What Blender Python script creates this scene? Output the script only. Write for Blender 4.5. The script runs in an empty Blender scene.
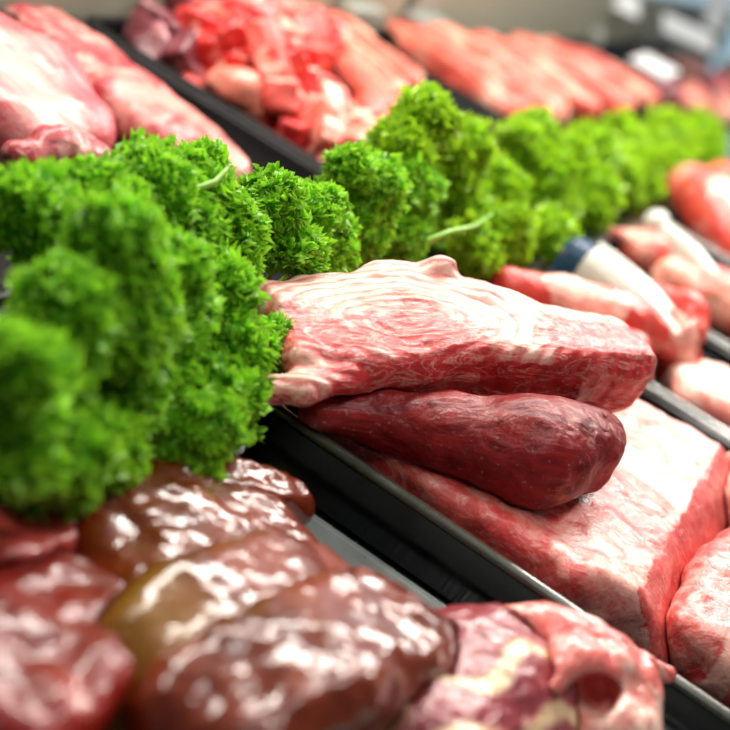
import bpy, bmesh, math, random
import numpy as np
from mathutils import Matrix, Vector

# ------------------------------------------------------------------ basics
S = 0.018                      # metres per layout unit
scene = bpy.context.scene
COL = scene.collection
rng = np.random.default_rng(7)
random.seed(7)

# camera frame (rows: world X, Y, Z expressed in camera right / down / forward)
RC = np.array([[0.4103869216298504, -0.1971149781056762, 0.890352885075111],
               [-0.8083416496482286, -0.5305610140302807, 0.25512504352795445],
               [0.4220975621810144, -0.8244093011347938, -0.3770715478570155]])
FPX = 1377.66
CAM = np.array([0.0, 0.0, 25.0])


def ray(u, v):
    return RC @ np.array([u - 365.0, v - 365.0, FPX])


def P(u, v, z):                # where the sight line of a photo point meets height z
    d = ray(u, v)
    return CAM + d * (z - 25.0) / d[2]


def PY(u, v, y):               # ... meets the upright plane at depth y on the counter
    d = ray(u, v)
    return CAM + d * (y / d[1])


def lin(h):
    h = h.lstrip('#')
    out = []
    for i in (0, 2, 4):
        c = int(h[i:i + 2], 16) / 255.0
        out.append(c / 12.92 if c <= 0.04045 else ((c + 0.055) / 1.055) ** 2.4)
    return (*out, 1.0)


def tag(o, label=None, cat=None, group=None, kind=None):
    if label: o['label'] = label
    if cat: o['category'] = cat
    if group: o['group'] = group
    if kind: o['kind'] = kind
    return o


def empty(name, loc, label=None, cat=None, group=None, kind=None):
    o = bpy.data.objects.new(name, None)
    o.empty_display_size = 0.02
    COL.objects.link(o)
    o.location = Vector([float(c) * S for c in loc])
    return tag(o, label, cat, group, kind)


def link(name, me, mat, parent=None, origin=None):
    o = bpy.data.objects.new(name, me)
    COL.objects.link(o)
    if mat is not None:
        me.materials.append(mat)
    if origin is not None:
        o.location = Vector([float(c) * S for c in origin])
    if parent is not None:
        o.parent = parent
        if origin is not None:
            o.location = o.location - parent.location
    return o


def mesh_np(name, V, F, smooth=True, attrs=None):
    """V (n,3) metres, F (m,k) with k 3 or 4"""
    V = np.asarray(V, np.float32); F = np.asarray(F, np.int32)
    me = bpy.data.meshes.new(name)
    k = F.shape[1]
    me.vertices.add(len(V)); me.loops.add(F.size); me.polygons.add(len(F))
    me.vertices.foreach_set('co', V.ravel())
    me.loops.foreach_set('vertex_index', F.ravel())
    me.polygons.foreach_set('loop_start', np.arange(0, F.size, k, dtype=np.int32))
    me.polygons.foreach_set('loop_total', np.full(len(F), k, np.int32))
    me.update(calc_edges=True)
    me.validate()
    if smooth:
        me.polygons.foreach_set('use_smooth', np.ones(len(me.polygons), bool))
    for n, a in (attrs or {}).items():
        a = np.asarray(a, np.float32)
        if a.ndim == 1:
            at = me.attributes.new(n, 'FLOAT', 'POINT'); at.data.foreach_set('value', a)
        else:
            at = me.attributes.new(n, 'FLOAT_VECTOR', 'POINT'); at.data.foreach_set('vector', a.ravel())
    return me


# ------------------------------------------------------------------ noise
def _hash(ix, iy, iz, seed):
    h = (ix.astype(np.int64) * 374761393 + iy.astype(np.int64) * 668265263 + iz.astype(np.int64) * 2147483647 + seed * 974711) & 0xFFFFFFFF
    h = ((h ^ (h >> 13)) * 1274126177) & 0xFFFFFFFF
    h = h ^ (h >> 16)
    return (h & 0xFFFF) / 65535.0


def vnoise(p, seed=0):
    i = np.floor(p).astype(np.int64); f = p - i
    f = f * f * (3 - 2 * f)
    r = 0
    for dx in (0, 1):
        wx = f[..., 0] if dx else 1 - f[..., 0]
        for dy in (0, 1):
            wy = f[..., 1] if dy else 1 - f[..., 1]
            for dz in (0, 1):
                wz = f[..., 2] if dz else 1 - f[..., 2]
                r = r + wx * wy * wz * _hash(i[..., 0] + dx, i[..., 1] + dy, i[..., 2] + dz, seed)
    return r * 2 - 1


def fbm(p, seed=0, octv=3):
    r = 0; a = 1.0; q = p
    for k in range(octv):
        r = r + a * vnoise(q, seed + k * 17); a *= 0.5; q = q * 2.03 + 5.3
    return r


# ------------------------------------------------------------------ solid shapes as distance fields
def smin(a, b, k):
    h = np.clip(0.5 + 0.5 * (b - a) / k, 0, 1)
    return b * (1 - h) + a * h - k * h * (1 - h)


def smax(a, b, k):
    return -smin(-a, -b, k)


def capsule(p, pts, rad):
    d = None
    pts = [np.asarray(q, float) for q in pts]
    for a, b, ra, rb in zip(pts[:-1], pts[1:], rad[:-1], rad[1:]):
        ab = b - a
        t = np.clip(((p - a) @ ab) / (ab @ ab), 0, 1)
        e = np.linalg.norm(p - (a + t[..., None] * ab), axis=-1) - (ra + (rb - ra) * t)
        d = e if d is None else smin(d, e, 0.35 * min(ra, rb) + 0.05)
    return d


def ellip(p, c, r):
    q = (p - np.asarray(c)) / np.asarray(r)
    k0 = np.linalg.norm(q, axis=-1)
    k1 = np.linalg.norm(q / np.asarray(r), axis=-1)
    return k0 * (k0 - 1) / np.maximum(k1, 1e-6)


class Axis:
    """a local frame along a muscle: s along, y across (horizontal), z up"""
    def __init__(self, A, B, roll=0.0):
        self.A = np.asarray(A, float); B = np.asarray(B, float)
        d = B - self.A; self.L = np.linalg.norm(d); self.e0 = d / self.L
        y = np.cross([0, 0, 1.0], self.e0); y /= np.linalg.norm(y)
        z = np.cross(self.e0, y)
        c, s = math.cos(roll), math.sin(roll)
        self.e1 = y * c + z * s; self.e2 = -y * s + z * c

    def loc(self, p):
        q = p - self.A
        return np.stack([q @ self.e0, q @ self.e1, q @ self.e2], -1)


def slab(p, ax, keys, r=0.8, skew=0.0):
    """keys: (t, offset_across, offset_up, half_width, half_height) along the axis"""
    q = ax.loc(p)
    k = np.array(keys, float)
    t = np.clip(q[..., 0] / ax.L, 0, 1)
    oy, oz, w, h = (np.interp(t, k[:, 0], k[:, j]) for j in (1, 2, 3, 4))
    rr = np.minimum(r, np.minimum(w, h) * 0.98)
    dy = np.abs(q[..., 1] - oy) - w + rr
    dz = np.abs(q[..., 2] - oz) - h + rr
    ds = np.abs(q[..., 0] - ax.L / 2 + skew * (q[..., 2] - oz)) - ax.L / 2 + rr
    m = np.stack([ds, dy, dz], -1)
    return np.linalg.norm(np.maximum(m, 0), axis=-1) + np.minimum(m.max(-1), 0) - rr


def surface(fn, lo, hi, res):
    """surface nets of fn(points) = 0"""
    lo = np.asarray(lo, float); hi = np.asarray(hi, float)
    n = np.maximum(np.ceil((hi - lo) / res).astype(int) + 1, 4)
    g = [lo[i] + res * np.arange(n[i]) for i in range(3)]
    D = np.empty(n)
    for i0 in range(0, n[0], 24):
        X = np.stack(np.meshgrid(g[0][i0:i0 + 24], g[1], g[2], indexing='ij'), -1)
        D[i0:i0 + 24] = fn(X)
    for ax_ in range(3):                       # keep the surface closed inside the box
        sl = [slice(None)] * 3
        for e in (0, -1):
            sl[ax_] = e
            D[tuple(sl)] = np.maximum(D[tuple(sl)], 0.5 * res)
    surface.last = (lo, res, D)
    ins = D < 0
    offs = [(a, b, c) for a in (0, 1) for b in (0, 1) for c in (0, 1)]
    def corner(A, o): return A[o[0]:n[0] - 1 + o[0], o[1]:n[1] - 1 + o[1], o[2]:n[2] - 1 + o[2]]
    cnt = sum(corner(ins, o).astype(int) for o in offs)
    act = (cnt > 0) & (cnt < 8)
    idx = -np.ones(act.shape, np.int64); ii = np.argwhere(act); idx[act] = np.arange(len(ii))
    acc = np.zeros((len(ii), 3)); num = np.zeros(len(ii))
    cv = {o: corner(D, o)[act] for o in offs}
    for a in offs:
        for ax_ in range(3):
            if a[ax_]: continue
            b = list(a); b[ax_] = 1; b = tuple(b)
            va, vb = cv[a], cv[b]
            cr = (va < 0) != (vb < 0)
            t = np.where(cr, va / np.where(cr, va - vb, 1), 0)
            pt = np.tile(np.array(a, float), (len(ii), 1)); pt[:, ax_] = t
            acc[cr] += pt[cr]; num[cr] += 1
    V = lo + res * (ii + acc / num[:, None])
    F = []
    for ax_ in range(3):
        u, w = [(1, 2), (2, 0), (0, 1)][ax_]
        sl0 = [slice(1, -1)] * 3; sl0[ax_] = slice(0, n[ax_] - 1)
        sl1 = [slice(1, -1)] * 3; sl1[ax_] = slice(1, n[ax_])
        s0, s1 = ins[tuple(sl0)], ins[tuple(sl1)]
        e = np.argwhere(s0 != s1)
        if not len(e): continue
        flip = s0[tuple(e.T)]
        base = e.copy()
        for k in range(3):
            if k != ax_: base[:, k] += 1
        def cell(du, dw):
            c = base.copy(); c[:, u] += du; c[:, w] += dw
            return idx[tuple(c.T)]
        q = np.stack([cell(-1, -1), cell(0, -1), cell(0, 0), cell(-1, 0)], 1)
        q[~flip] = q[~flip][:, ::-1]
        F.append(q)
    return V, np.concatenate(F)


SOLIDS = []                     # what has been laid down already: (lo, hi, distance function)
TRAYS = []                      # (x0, x1, y0, y1, height)


def sampler(lo, res, D):
    D = D.astype(np.float32); n = np.array(D.shape)
    def g(p):
        q = (p - lo) / res
        out = np.any((q < 0) | (q > n - 1.001), axis=-1)
        q = np.clip(q, 0, n - 1.001); i = q.astype(int); f = q - i
        r = 0
        for a in (0, 1):
            for b in (0, 1):
                for c in (0, 1):
                    w = np.abs(1 - a - f[..., 0]) * np.abs(1 - b - f[..., 1]) * np.abs(1 - c - f[..., 2])
                    r = r + w * D[i[..., 0] + a, i[..., 1] + b, i[..., 2] + c]
        return np.where(out, 9.0, r)
    return g


def seated(fn, lo, hi):
    """fn pressed against everything already lying there, so pieces touch and do not run through each other"""
    near = [g for l, h, g in SOLIDS if np.all(l < hi) and np.all(h > lo)]
    mid = (lo + hi) / 2
    tr = [t for t in TRAYS if t[0] < mid[0] < t[1] and t[2] - 2 < mid[1] < t[3] + 2]
    def f(p):
        d = fn(p)
        for g in near: d = np.maximum(d, 0.07 - g(p))
        for x0, x1, y0, y1, h in tr:
            qx = np.abs(p[..., 0] - (x0 + x1) / 2) - (x1 - x0) / 2 + 1.45 + 0.9
            qy = np.abs(p[..., 1] - (y0 + y1) / 2) - (y1 - y0) / 2 + 1.45 + 0.9
            r = np.hypot(np.maximum(qx, 0), np.maximum(qy, 0)) + np.minimum(np.maximum(qx, qy), 0) - 0.9
            d = np.maximum(d, np.minimum(r, h + 0.16 - p[..., 2]))
        d = np.maximum(d, 0.34 - p[..., 2])
        return np.maximum(d, p[..., 1] - 48.3)
    return f


def flesh(name, fn, lo, hi, res, mat, ax, fat=None, parent=None, label=None, cat='meat', group=None, kind=None, smooth_it=1, pre=None):
    lo = np.asarray(lo, float); hi = np.asarray(hi, float)
    fn = seated(fn, lo, hi)
    V, F = surface(fn, lo, hi, res)
    if parent is None or name == 'heart_muscle': SOLIDS.append((lo, hi, sampler(*surface.last)))
    for _ in range(smooth_it):                 # one relaxing pass takes the grid pattern out
        acc = np.zeros_like(V); num = np.zeros(len(V))
        for a, b in ((0, 1), (1, 2), (2, 3), (3, 0)):
            np.add.at(acc, F[:, a], V[F[:, b]]); np.add.at(num, F[:, a], 1)
            np.add.at(acc, F[:, b], V[F[:, a]]); np.add.at(num, F[:, b], 1)
        V = 0.5 * V + 0.5 * acc / num[:, None]
    tc = ax.loc(V)
    fa = np.zeros(len(V)) if fat is None else np.clip(fat(V, tc), 0, 1)
    org = np.array([V[:, 0].mean(), V[:, 1].mean(), V[:, 2].min()])
    me = mesh_np(name, (V - org) * S, F, True, {'tc': tc, 'fat': fa})
    o = link(name, me, mat, parent, org)
    return tag(o, label, cat if parent is None else None, group, kind)


# ------------------------------------------------------------------ materials
class NT:
    def __init__(self, name):
        self.m = bpy.data.materials.new(name); self.m.use_nodes = True
        self.t = self.m.node_tree; self.b = self.t.nodes['Principled BSDF']

    def n(self, typ, **kw):
        nd = self.t.nodes.new(typ)
        for k, v in kw.items():
            if k.startswith('i_'):
                key = k[2:]
                nd.inputs[int(key) if key.isdigit() else key.replace('_', ' ')].default_value = v
            else:
                setattr(nd, k, v)
        return nd

    def l(self, a, b): self.t.links.new(a, b)

    def mixc(self, fac, a, b, typ='MIX'):
        nd = self.n('ShaderNodeMix', data_type='RGBA', blend_type=typ)
        for sock, v in ((nd.inputs[0], fac), (nd.inputs[6], a), (nd.inputs[7], b)):
            if hasattr(v, 'links'): self.l(v, sock)
            else: sock.default_value = v
        return nd.outputs[2]

    def ramp(self, fac, stops):
        nd = self.n('ShaderNodeValToRGB'); cr = nd.color_ramp
        while len(cr.elements) < len(stops): cr.elements.new(0.5)
        for e, (pos, col) in zip(cr.elements, stops):
            e.position = pos; e.color = col if not isinstance(col, (int, float)) else (col, col, col, 1)
        self.l(fac, nd.inputs[0]); return nd.outputs[0]

    def math(self, op, a, b=0.0):
        nd = self.n('ShaderNodeMath', operation=op)
        for sock, v in ((nd.inputs[0], a), (nd.inputs[1], b)):
            if hasattr(v, 'links'): self.l(v, sock)
            else: sock.default_value = v
        return nd.outputs[0]

    def noise(self, vec, scale, detail=3, rough=0.55, dist=0.0):
        nd = self.n('ShaderNodeTexNoise', i_Scale=scale, i_Detail=detail, i_Roughness=rough, i_Distortion=dist)
        self.l(vec, nd.inputs['Vector']); return nd.outputs['Fac']

    def map(self, vec, sc):
        nd = self.n('ShaderNodeMapping'); nd.inputs['Scale'].default_value = sc
        self.l(vec, nd.inputs['Vector']); return nd.outputs[0]

    def bump(self, h, strength, dist, prev=None):
        nd = self.n('ShaderNodeBump', i_Strength=strength, i_Distance=dist * S)
        self.l(h, nd.inputs['Height'])
        if prev is not None: self.l(prev, nd.inputs['Normal'])
        return nd.outputs[0]


def meat_mat(name, lean, lean2, fat, fib=(0.35, 3.0, 3.0), fibc=0.5, rough=0.42, coat=0.25, bumps=0.35, fatvar=0.35, marb=0.0, wrinkle=0.0, speck=0.0, sss=0.12, blotch=None, lump=0.0, lumpscale=1.2, coatrough=0.2, spec=0.5, fleck=None, vary=None):
    k = NT(name)
    tc = k.n('ShaderNodeAttribute', attribute_name='tc').outputs['Vector']
    fa = k.n('ShaderNodeAttribute', attribute_name='fat').outputs['Fac']
    fine = k.noise(k.map(tc, fib), 1.0, 5, 0.62, 0.6)
    big = k.noise(tc, 0.35, 3)
    med = k.noise(tc, 1.3, 4, 0.6, 0.4)
    f = k.math('ADD', k.math('MULTIPLY', fine, fibc), k.math('MULTIPLY', big, 1 - fibc))
    base = k.mixc(k.ramp(f, [(0.33, 0.0), (0.66, 1.0)]), lin(lean), lin(lean2))
    if blotch:
        base = k.mixc(k.ramp(k.noise(tc, 0.55, 4, 0.6, 0.8), [(0.5, 0.0), (0.62, 1.0)]), base, lin(blotch))
    if vary:
        oi = k.n('ShaderNodeObjectInfo').outputs['Random']
        base = k.mixc(k.ramp(oi, [(0.3, 0.0), (0.9, 0.8)]), base, lin(vary))
    fm = k.math('ADD', fa, k.math('MULTIPLY', k.math('SUBTRACT', k.math('ADD', k.math('MULTIPLY', med, 0.5), k.math('MULTIPLY', fine, 0.5)), 0.5), fatvar * 4))
    fm = k.ramp(fm, [(0.32, 0.0), (0.68, 1.0)])
    fcol = k.mixc(k.ramp(k.noise(tc, 0.8, 4, 0.6, 0.5), [(0.40, 0.0), (0.75, 0.32)]), lin(fat), lin(lean2))
    base = k.mixc(fm, base, fcol)
    if marb:
        mm = k.ramp(k.math('ABSOLUTE', k.math('SUBTRACT', k.noise(k.map(tc, (0.5, 1.3, 1.3)), 0.9, 4, 0.6, 1.2), 0.5)), [(0.0, 1.0), (0.035, 0.0)])
        base = k.mixc(k.math('MULTIPLY', mm, marb), base, lin(fat))
    hgt = k.math('ADD', k.math('MULTIPLY', fine, 0.6), k.math('MULTIPLY', med, 0.5))
    nrm = k.bump(hgt, bumps, 0.35)
    if wrinkle:
        wv = k.n('ShaderNodeTexWave', i_Scale=0.62, i_Distortion=6.5, i_Detail=3.0, wave_type='RINGS', rings_direction='Z')
        wv.inputs['Detail Scale'].default_value = 0.6
        mp = k.n('ShaderNodeMapping'); mp.inputs['Scale'].default_value = (0.6, 1.15, 0.9); mp.inputs['Location'].default_value = (-3.4, 0.6, 0.0)
        k.l(tc, mp.inputs['Vector']); k.l(mp.outputs[0], wv.inputs['Vector'])
        wl = k.ramp(wv.outputs['Fac'], [(0.0, 1.0), (0.34, 0.0)])
        base = k.mixc(k.math('MULTIPLY', wl, 0.8 * wrinkle), base, lin(lean2))
        nrm = k.bump(wv.outputs['Fac'], 0.5 * wrinkle, 0.15, nrm)
    if speck:
        sp = k.ramp(k.noise(tc, 4.5, 2), [(0.66, 0.0), (0.72, 1.0)])
        base = k.mixc(k.math('MULTIPLY', sp, speck), base, lin('#fbe9dc'))
    if fleck:
        fl = k.ramp(k.noise(tc, 0.5, 3, 0.5, 0.5), [(0.52, 0.0), (0.66, 1.0)])
        base = k.mixc(fl, base, lin(fleck))
    if lump:
        ln = k.n('ShaderNodeTexNoise', i_Scale=lumpscale, i_Detail=1.5, i_Roughness=0.45, i_Distortion=0.8)
        k.l(tc, ln.inputs['Vector'])
        nrm = k.bump(ln.outputs['Fac'], 1.0, lump, nrm)
        nrm = k.bump(k.noise(tc, lumpscale * 2.6, 2, 0.5, 0.6), 1.0, lump * 0.24, nrm)
    k.l(base, k.b.inputs['Base Color']); k.l(nrm, k.b.inputs['Normal'])
    if coat:
        k.l(nrm, k.b.inputs['Coat Normal'])
    k.b.inputs['Roughness'].default_value = rough
    k.b.inputs['Specular IOR Level'].default_value = spec
    k.b.inputs['Coat Weight'].default_value = coat
    k.b.inputs['Coat Roughness'].default_value = coatrough
    k.b.inputs['Subsurface Weight'].default_value = sss
    k.b.inputs['Subsurface Radius'].default_value = (0.010, 0.003, 0.002)
    k.b.inputs['Subsurface Scale'].default_value = 0.6
    return k.m


def plain(name, col, rough=0.4, metal=0.0, coat=0.0, var=0.1, scale=60, bump=0.0, stretch=None, trans=0.0, spec=0.5):
    k = NT(name)
    tc = k.n('ShaderNodeTexCoord').outputs['Object']
    v = k.map(tc, stretch) if stretch else tc
    nz = k.noise(v, scale, 4)
    c = lin(col) if isinstance(col, str) else col
    lo = tuple(x * (1 - var) for x in c[:3]) + (1,); hi = tuple(min(1, x * (1 + var)) for x in c[:3]) + (1,)
    k.l(k.mixc(nz, lo, hi), k.b.inputs['Base Color'])
    r = k.ramp(nz, [(0.3, max(0, rough - 0.05)), (0.7, rough + 0.06)])
    k.l(r, k.b.inputs['Roughness'])
    k.b.inputs['Metallic'].default_value = metal
    k.b.inputs['Specular IOR Level'].default_value = spec
    k.b.inputs['Coat Weight'].default_value = coat
    k.b.inputs['Transmission Weight'].default_value = trans
    if bump:
        k.l(k.bump(nz, bump, 0.05), k.b.inputs['Normal'])
    return k.m


def leaf_mat(name, dark, mid, tip):
    k = NT(name)
    rnd = k.n('ShaderNodeAttribute', attribute_name='rnd').outputs['Fac']
    edge = k.n('ShaderNodeAttribute', attribute_name='edge').outputs['Fac']
    tc = k.n('ShaderNodeTexCoord').outputs['Object']
    nz = k.noise(tc, 260, 2)
    a = k.mixc(k.ramp(rnd, [(0.0, 0.0), (1.0, 1.0)]), lin(dark), lin(mid))
    a = k.mixc(k.math('MULTIPLY', edge, 0.65), a, lin(tip))
    a = k.mixc(k.math('MULTIPLY', nz, 0.25), a, lin(dark))
    k.l(a, k.b.inputs['Base Color'])
    k.b.inputs['Roughness'].default_value = 0.38
    k.b.inputs['Specular IOR Level'].default_value = 0.45
    tr = k.n('ShaderNodeBsdfTranslucent'); k.l(a, tr.inputs['Color'])
    mx = k.n('ShaderNodeMixShader'); mx.inputs[0].default_value = 0.45
    k.l(k.b.outputs[0], mx.inputs[1]); k.l(tr.outputs[0], mx.inputs[2])
    k.l(mx.outputs[0], k.t.nodes['Material Output'].inputs['Surface'])
    return k.m


M = {}
M['black'] = plain('glossy_black_plastic', '#080906', 0.16, 0, 0.0, 0.3, 40, spec=0.35)
M['matt_black'] = plain('black_plastic', '#080909', 0.45, 0, 0.0, 0.3, 40, spec=0.15)
M['bead'] = plain('highlight_grey_bead', '#34372c', 0.28, 0, 0.8, 0.2, 40)  # paler than the trays: the ridge highlight is put into the rim colour
M['steel'] = plain('brushed_steel', '#b9c0bf', 0.22, 1.0, 0, 0.15, 30, 0.15, (1, 12, 12))
M['tray_steel'] = plain('wet_steel', '#aebab6', 0.3, 0.25, 0.5, 0.2, 50, 0.3)
M['olive_steel'] = plain('dull_grey_panel', '#9a9a88', 0.45, 0.1, 0, 0.15, 18, 0.1, (1, 1, 8))
M['grey_plastic'] = plain('grey_plastic', '#8b8f86', 0.4, 0, 0.1, 0.12, 40)
M['white_plastic'] = plain('white_plastic', '#ccd2c6', 0.28, 0, 0.4, 0.05, 30)
M['blue_cap'] = plain('dark_blue_plastic', '#23405e', 0.25, 0, 0.4, 0.25, 60)
M['card'] = plain('white_card', '#eef3f4', 0.5, 0, 0.0, 0.04, 30)
M['floor'] = plain('pale_floor_tile', '#9aa3a2', 0.35, 0, 0.1, 0.15, 6)
M['wall'] = plain('pale_blue_wall', '#9fb3bd', 0.6, 0, 0, 0.12, 4)
M['cabinet'] = plain('counter_enamel', '#c9cfcc', 0.4, 0, 0.1, 0.08, 10)
M['stem'] = plain('parsley_stem', '#7fb62a', 0.4, 0, 0.1, 0.2, 200)
M['leaf'] = leaf_mat('parsley_leaf', '#28a00a', '#82e418', '#ccf84c')
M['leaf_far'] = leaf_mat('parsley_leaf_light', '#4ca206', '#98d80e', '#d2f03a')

M['shank'] = meat_mat('pale_fat_beef', '#a81c22', '#de4240', '#efc0ae', fib=(0.4, 2.2, 2.2), fibc=0.6, marb=0.6, wrinkle=0.8, speck=0.25, fatvar=0.55, bumps=0.45, coat=0.3)
M['dark'] = meat_mat('dark_beef', '#4e0a10', '#9a2020', '#e07848', fib=(0.3, 2.8, 2.8), fibc=0.6, coat=0.15, rough=0.42, spec=0.28, bumps=0.4, fatvar=0.35, speck=0.15, lump=0.12, lumpscale=0.9)
M['brisket'] = meat_mat('brisket', '#c02a2c', '#e0625a', '#e6ac9e', fib=(1.0, 1.0, 1.0), fibc=0.55, marb=0.35, fatvar=0.45, bumps=0.45, speck=0.2, coat=0.3)
M['red'] = meat_mat('bright_red_meat', '#c82020', '#f05a48', '#f8ccb8', fibc=0.5, fatvar=0.25, coat=0.5, rough=0.35)
M['pink'] = meat_mat('pale_pink_meat', '#e0645a', '#f29a88', '#f8d2be', fibc=0.45, marb=0.4, fatvar=0.5, coat=0.3)
M['pork'] = meat_mat('pork', '#c23848', '#dc6e70', '#e4a49c', fib=(0.25, 2.0, 2.0), fibc=0.5, marb=0.35, fatvar=0.3, coat=0.3)
M['loin'] = meat_mat('loin', '#96202e', '#c8444a', '#dc988c', fib=(0.25, 1.6, 1.6), fibc=0.5, marb=0.3, fatvar=0.6, coat=0.3, blotch='#dda096')
M['salmon'] = meat_mat('salmon_pink_meat', '#cc4038', '#ec745e', '#f6bca2', fib=(0.15, 1.6, 1.6), fibc=0.65, fatvar=0.4, coat=0.3)
M['dice'] = meat_mat('diced_red', '#c8181c', '#ea3c34', '#f6ac98', fibc=0.4, fatvar=0.35, coat=0.4, vary='#e8685a')
M['dice_pale'] = meat_mat('diced_pale', '#e8705e', '#f29a84', '#f8cfba', fibc=0.4, fatvar=0.4, coat=0.4, vary='#e0402e')
M['purple'] = meat_mat('dark_purple_meat', '#4c1824', '#8a3a44', '#b8737a', fibc=0.5, fatvar=0.3, coat=0.5)
M['mixed'] = meat_mat('brown_pink_meat', '#7a4a42', '#b07a70', '#e2c8bc', fibc=0.5, fatvar=0.6, coat=0.3)
M['liver'] = meat_mat('liver', '#521503', '#862f05', '#7e5206', fib=(0.7, 0.7, 0.7), fibc=0.4, coat=1.0, coatrough=0.05, bumps=0.03, fatvar=0.08, sss=0.03, lump=0.15, lumpscale=0.8, spec=0.25, rough=0.4)
M['liver_red'] = meat_mat('red_liver', '#5e0c06', '#921c10', '#c04a40', fib=(0.7, 0.7, 0.7), fibc=0.4, coat=0.5, coatrough=0.06, bumps=0.03, fatvar=0.2, sss=0.03, lump=0.15, lumpscale=0.8, spec=0.25, rough=0.4)
M['heart'] = meat_mat('heart_muscle', '#7c2430', '#b04e54', '#f2d4a6', fib=(0.3, 2.0, 2.0), fibc=0.6, rough=0.3, coat=0.7, bumps=0.3, fatvar=0.3, marb=0.0, lump=0.2)
M['vessel'] = meat_mat('heart_vessel', '#d8484a', '#f48c80', '#f8d0be', fibc=0.5, rough=0.3, coat=0.6, bumps=0.25, fatvar=0.4, lump=0.2)


# ------------------------------------------------------------------ plain geometry helpers
def bm_obj(name, bm, mat, parent=None, origin=(0, 0, 0), smooth=False):
    me = bpy.data.meshes.new(name)
    bmesh.ops.recalc_face_normals(bm, faces=bm.faces)
    org = np.asarray(origin, float)
    for v in bm.verts:
        v.co = Vector([(v.co[i] - org[i]) * S for i in range(3)])
    bm.to_mesh(me); bm.free()
    if smooth:
        me.polygons.foreach_set('use_smooth', np.ones(len(me.polygons), bool))
    return link(name, me, mat, parent, org)


def box_bm(bm, lo, hi, bevel=0.0, rot=None, piv=None, seg=2):
    lo = Vector(lo); hi = Vector(hi)
    r = bmesh.ops.create_cube(bm, size=1.0)
    vs = r['verts']
    for v in vs:
        v.co = Vector([(lo[i] + hi[i]) / 2 + v.co[i] * (hi[i] - lo[i]) for i in range(3)])
    if bevel:
        es = list({e for v in vs for e in v.link_edges})
        rb = bmesh.ops.bevel(bm, geom=es, offset=bevel, segments=seg, affect='EDGES', profile=0.5)
        vs = list({v for f in rb['faces'] for v in f.verts} | {v for v in vs if v.is_valid})
    if rot is not None:
        bmesh.ops.rotate(bm, verts=vs, cent=Vector(piv if piv else (lo + hi) / 2), matrix=rot)
    return vs


def tube_np(pts, rad, seg=8):
    """tube through pts; returns V,F (quads)"""
    pts = np.asarray(pts, float); n = len(pts)
    rad = np.broadcast_to(rad, n)
    T = np.gradient(pts, axis=0); T /= np.linalg.norm(T, axis=1)[:, None] + 1e-9
    ref = np.array([0.31, 0.2, 0.93])
    V = []
    for i in range(n):
        a = np.cross(T[i], ref); a /= np.linalg.norm(a) + 1e-9; b = np.cross(T[i], a)
        th = np.linspace(0, 2 * np.pi, seg, endpoint=False)
        V.append(pts[i] + rad[i] * (np.cos(th)[:, None] * a + np.sin(th)[:, None] * b))
    V = np.concatenate(V)
    F = []
    for i in range(n - 1):
        for j in range(seg):
            j2 = (j + 1) % seg
            F.append((i * seg + j, i * seg + j2, (i + 1) * seg + j2, (i + 1) * seg + j))
    return V, np.array(F)


def rrect(x0, x1, y0, y1, r, seg=6):
    out = []
    for cx, cy, a0 in ((x1 - r, y1 - r, 0), (x0 + r, y1 - r, 90), (x0 + r, y0 + r, 180), (x1 - r, y0 + r, 270)):
        for i in range(seg + 1):
            a = math.radians(a0 + 90 * i / seg)
            out.append((cx + r * math.cos(a), cy + r * math.sin(a)))
    return out


def loops_bm(bm, loops, cap_first=True, cap_last=True, closed=False):
    rings = [[bm.verts.new(p) for p in lp] for lp in loops]
    prs = list(zip(rings[:-1], rings[1:]))
    if closed: prs.append((rings[-1], rings[0]))
    for a, b in prs:
        n = len(a)
        for i in range(n):
            bm.faces.new((a[i], a[(i + 1) % n], b[(i + 1) % n], b[i]))
    if cap_first and not closed: bm.faces.new(rings[0][::-1])
    if cap_last and not closed: bm.faces.new(rings[-1])


def tray(name, label, x0, x1, y0, y1, h, mat, rim_mat, z0=0.0, flare=0.5, lip=0.7, group=None):
    t = empty(name, ((x0 + x1) / 2, (y0 + y1) / 2, z0), label, 'tray', group)
    TRAYS.append((x0, x1, y0, y1, h) if h > 1 else (x0, x1 + 1.0, y0, y1 + 0.7, 2.6))
    def lp(ins, z, r): return [(x, y, z) for x, y in rrect(x0 + ins, x1 - ins, y0 + ins, y1 - ins, r)]
    bm = bmesh.new()
    loops_bm(bm, [lp(flare + 0.15, z0 + 0.02, 0.9), lp(flare, z0 + min(0.2, h * 0.3), 1.0), lp(0.05, z0 + h - min(0.25, h * 0.4), 1.4), lp(0.0, z0 + h - min(0.1, h * 0.2), 1.4),
                  lp(lip, z0 + h - min(0.08, h * 0.1), 1.2), lp(lip + 0.12, z0 + h - min(0.3, h * 0.3), 1.1), lp(flare + lip + 0.1, z0 + min(0.5, h * 0.6), 0.9), lp(flare + lip + 0.5, z0 + min(0.28, h * 0.5), 0.7)])
    bm_obj('tray_body', bm, mat, t, (0, 0, 0), True)
    bm = bmesh.new()
    prof = []
    rr = lip * 0.5
    for i in range(8):
        a = 2 * math.pi * i / 8
        prof.append(lp(lip * 0.5 + rr * math.cos(a), z0 + h - 0.08 + min(0.22, 0.3 * lip) * math.sin(a), 1.3))
    loops_bm(bm, prof, closed=True)
    bm_obj('tray_rim', bm, rim_mat, t, (0, 0, 0), True)
    return t


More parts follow.
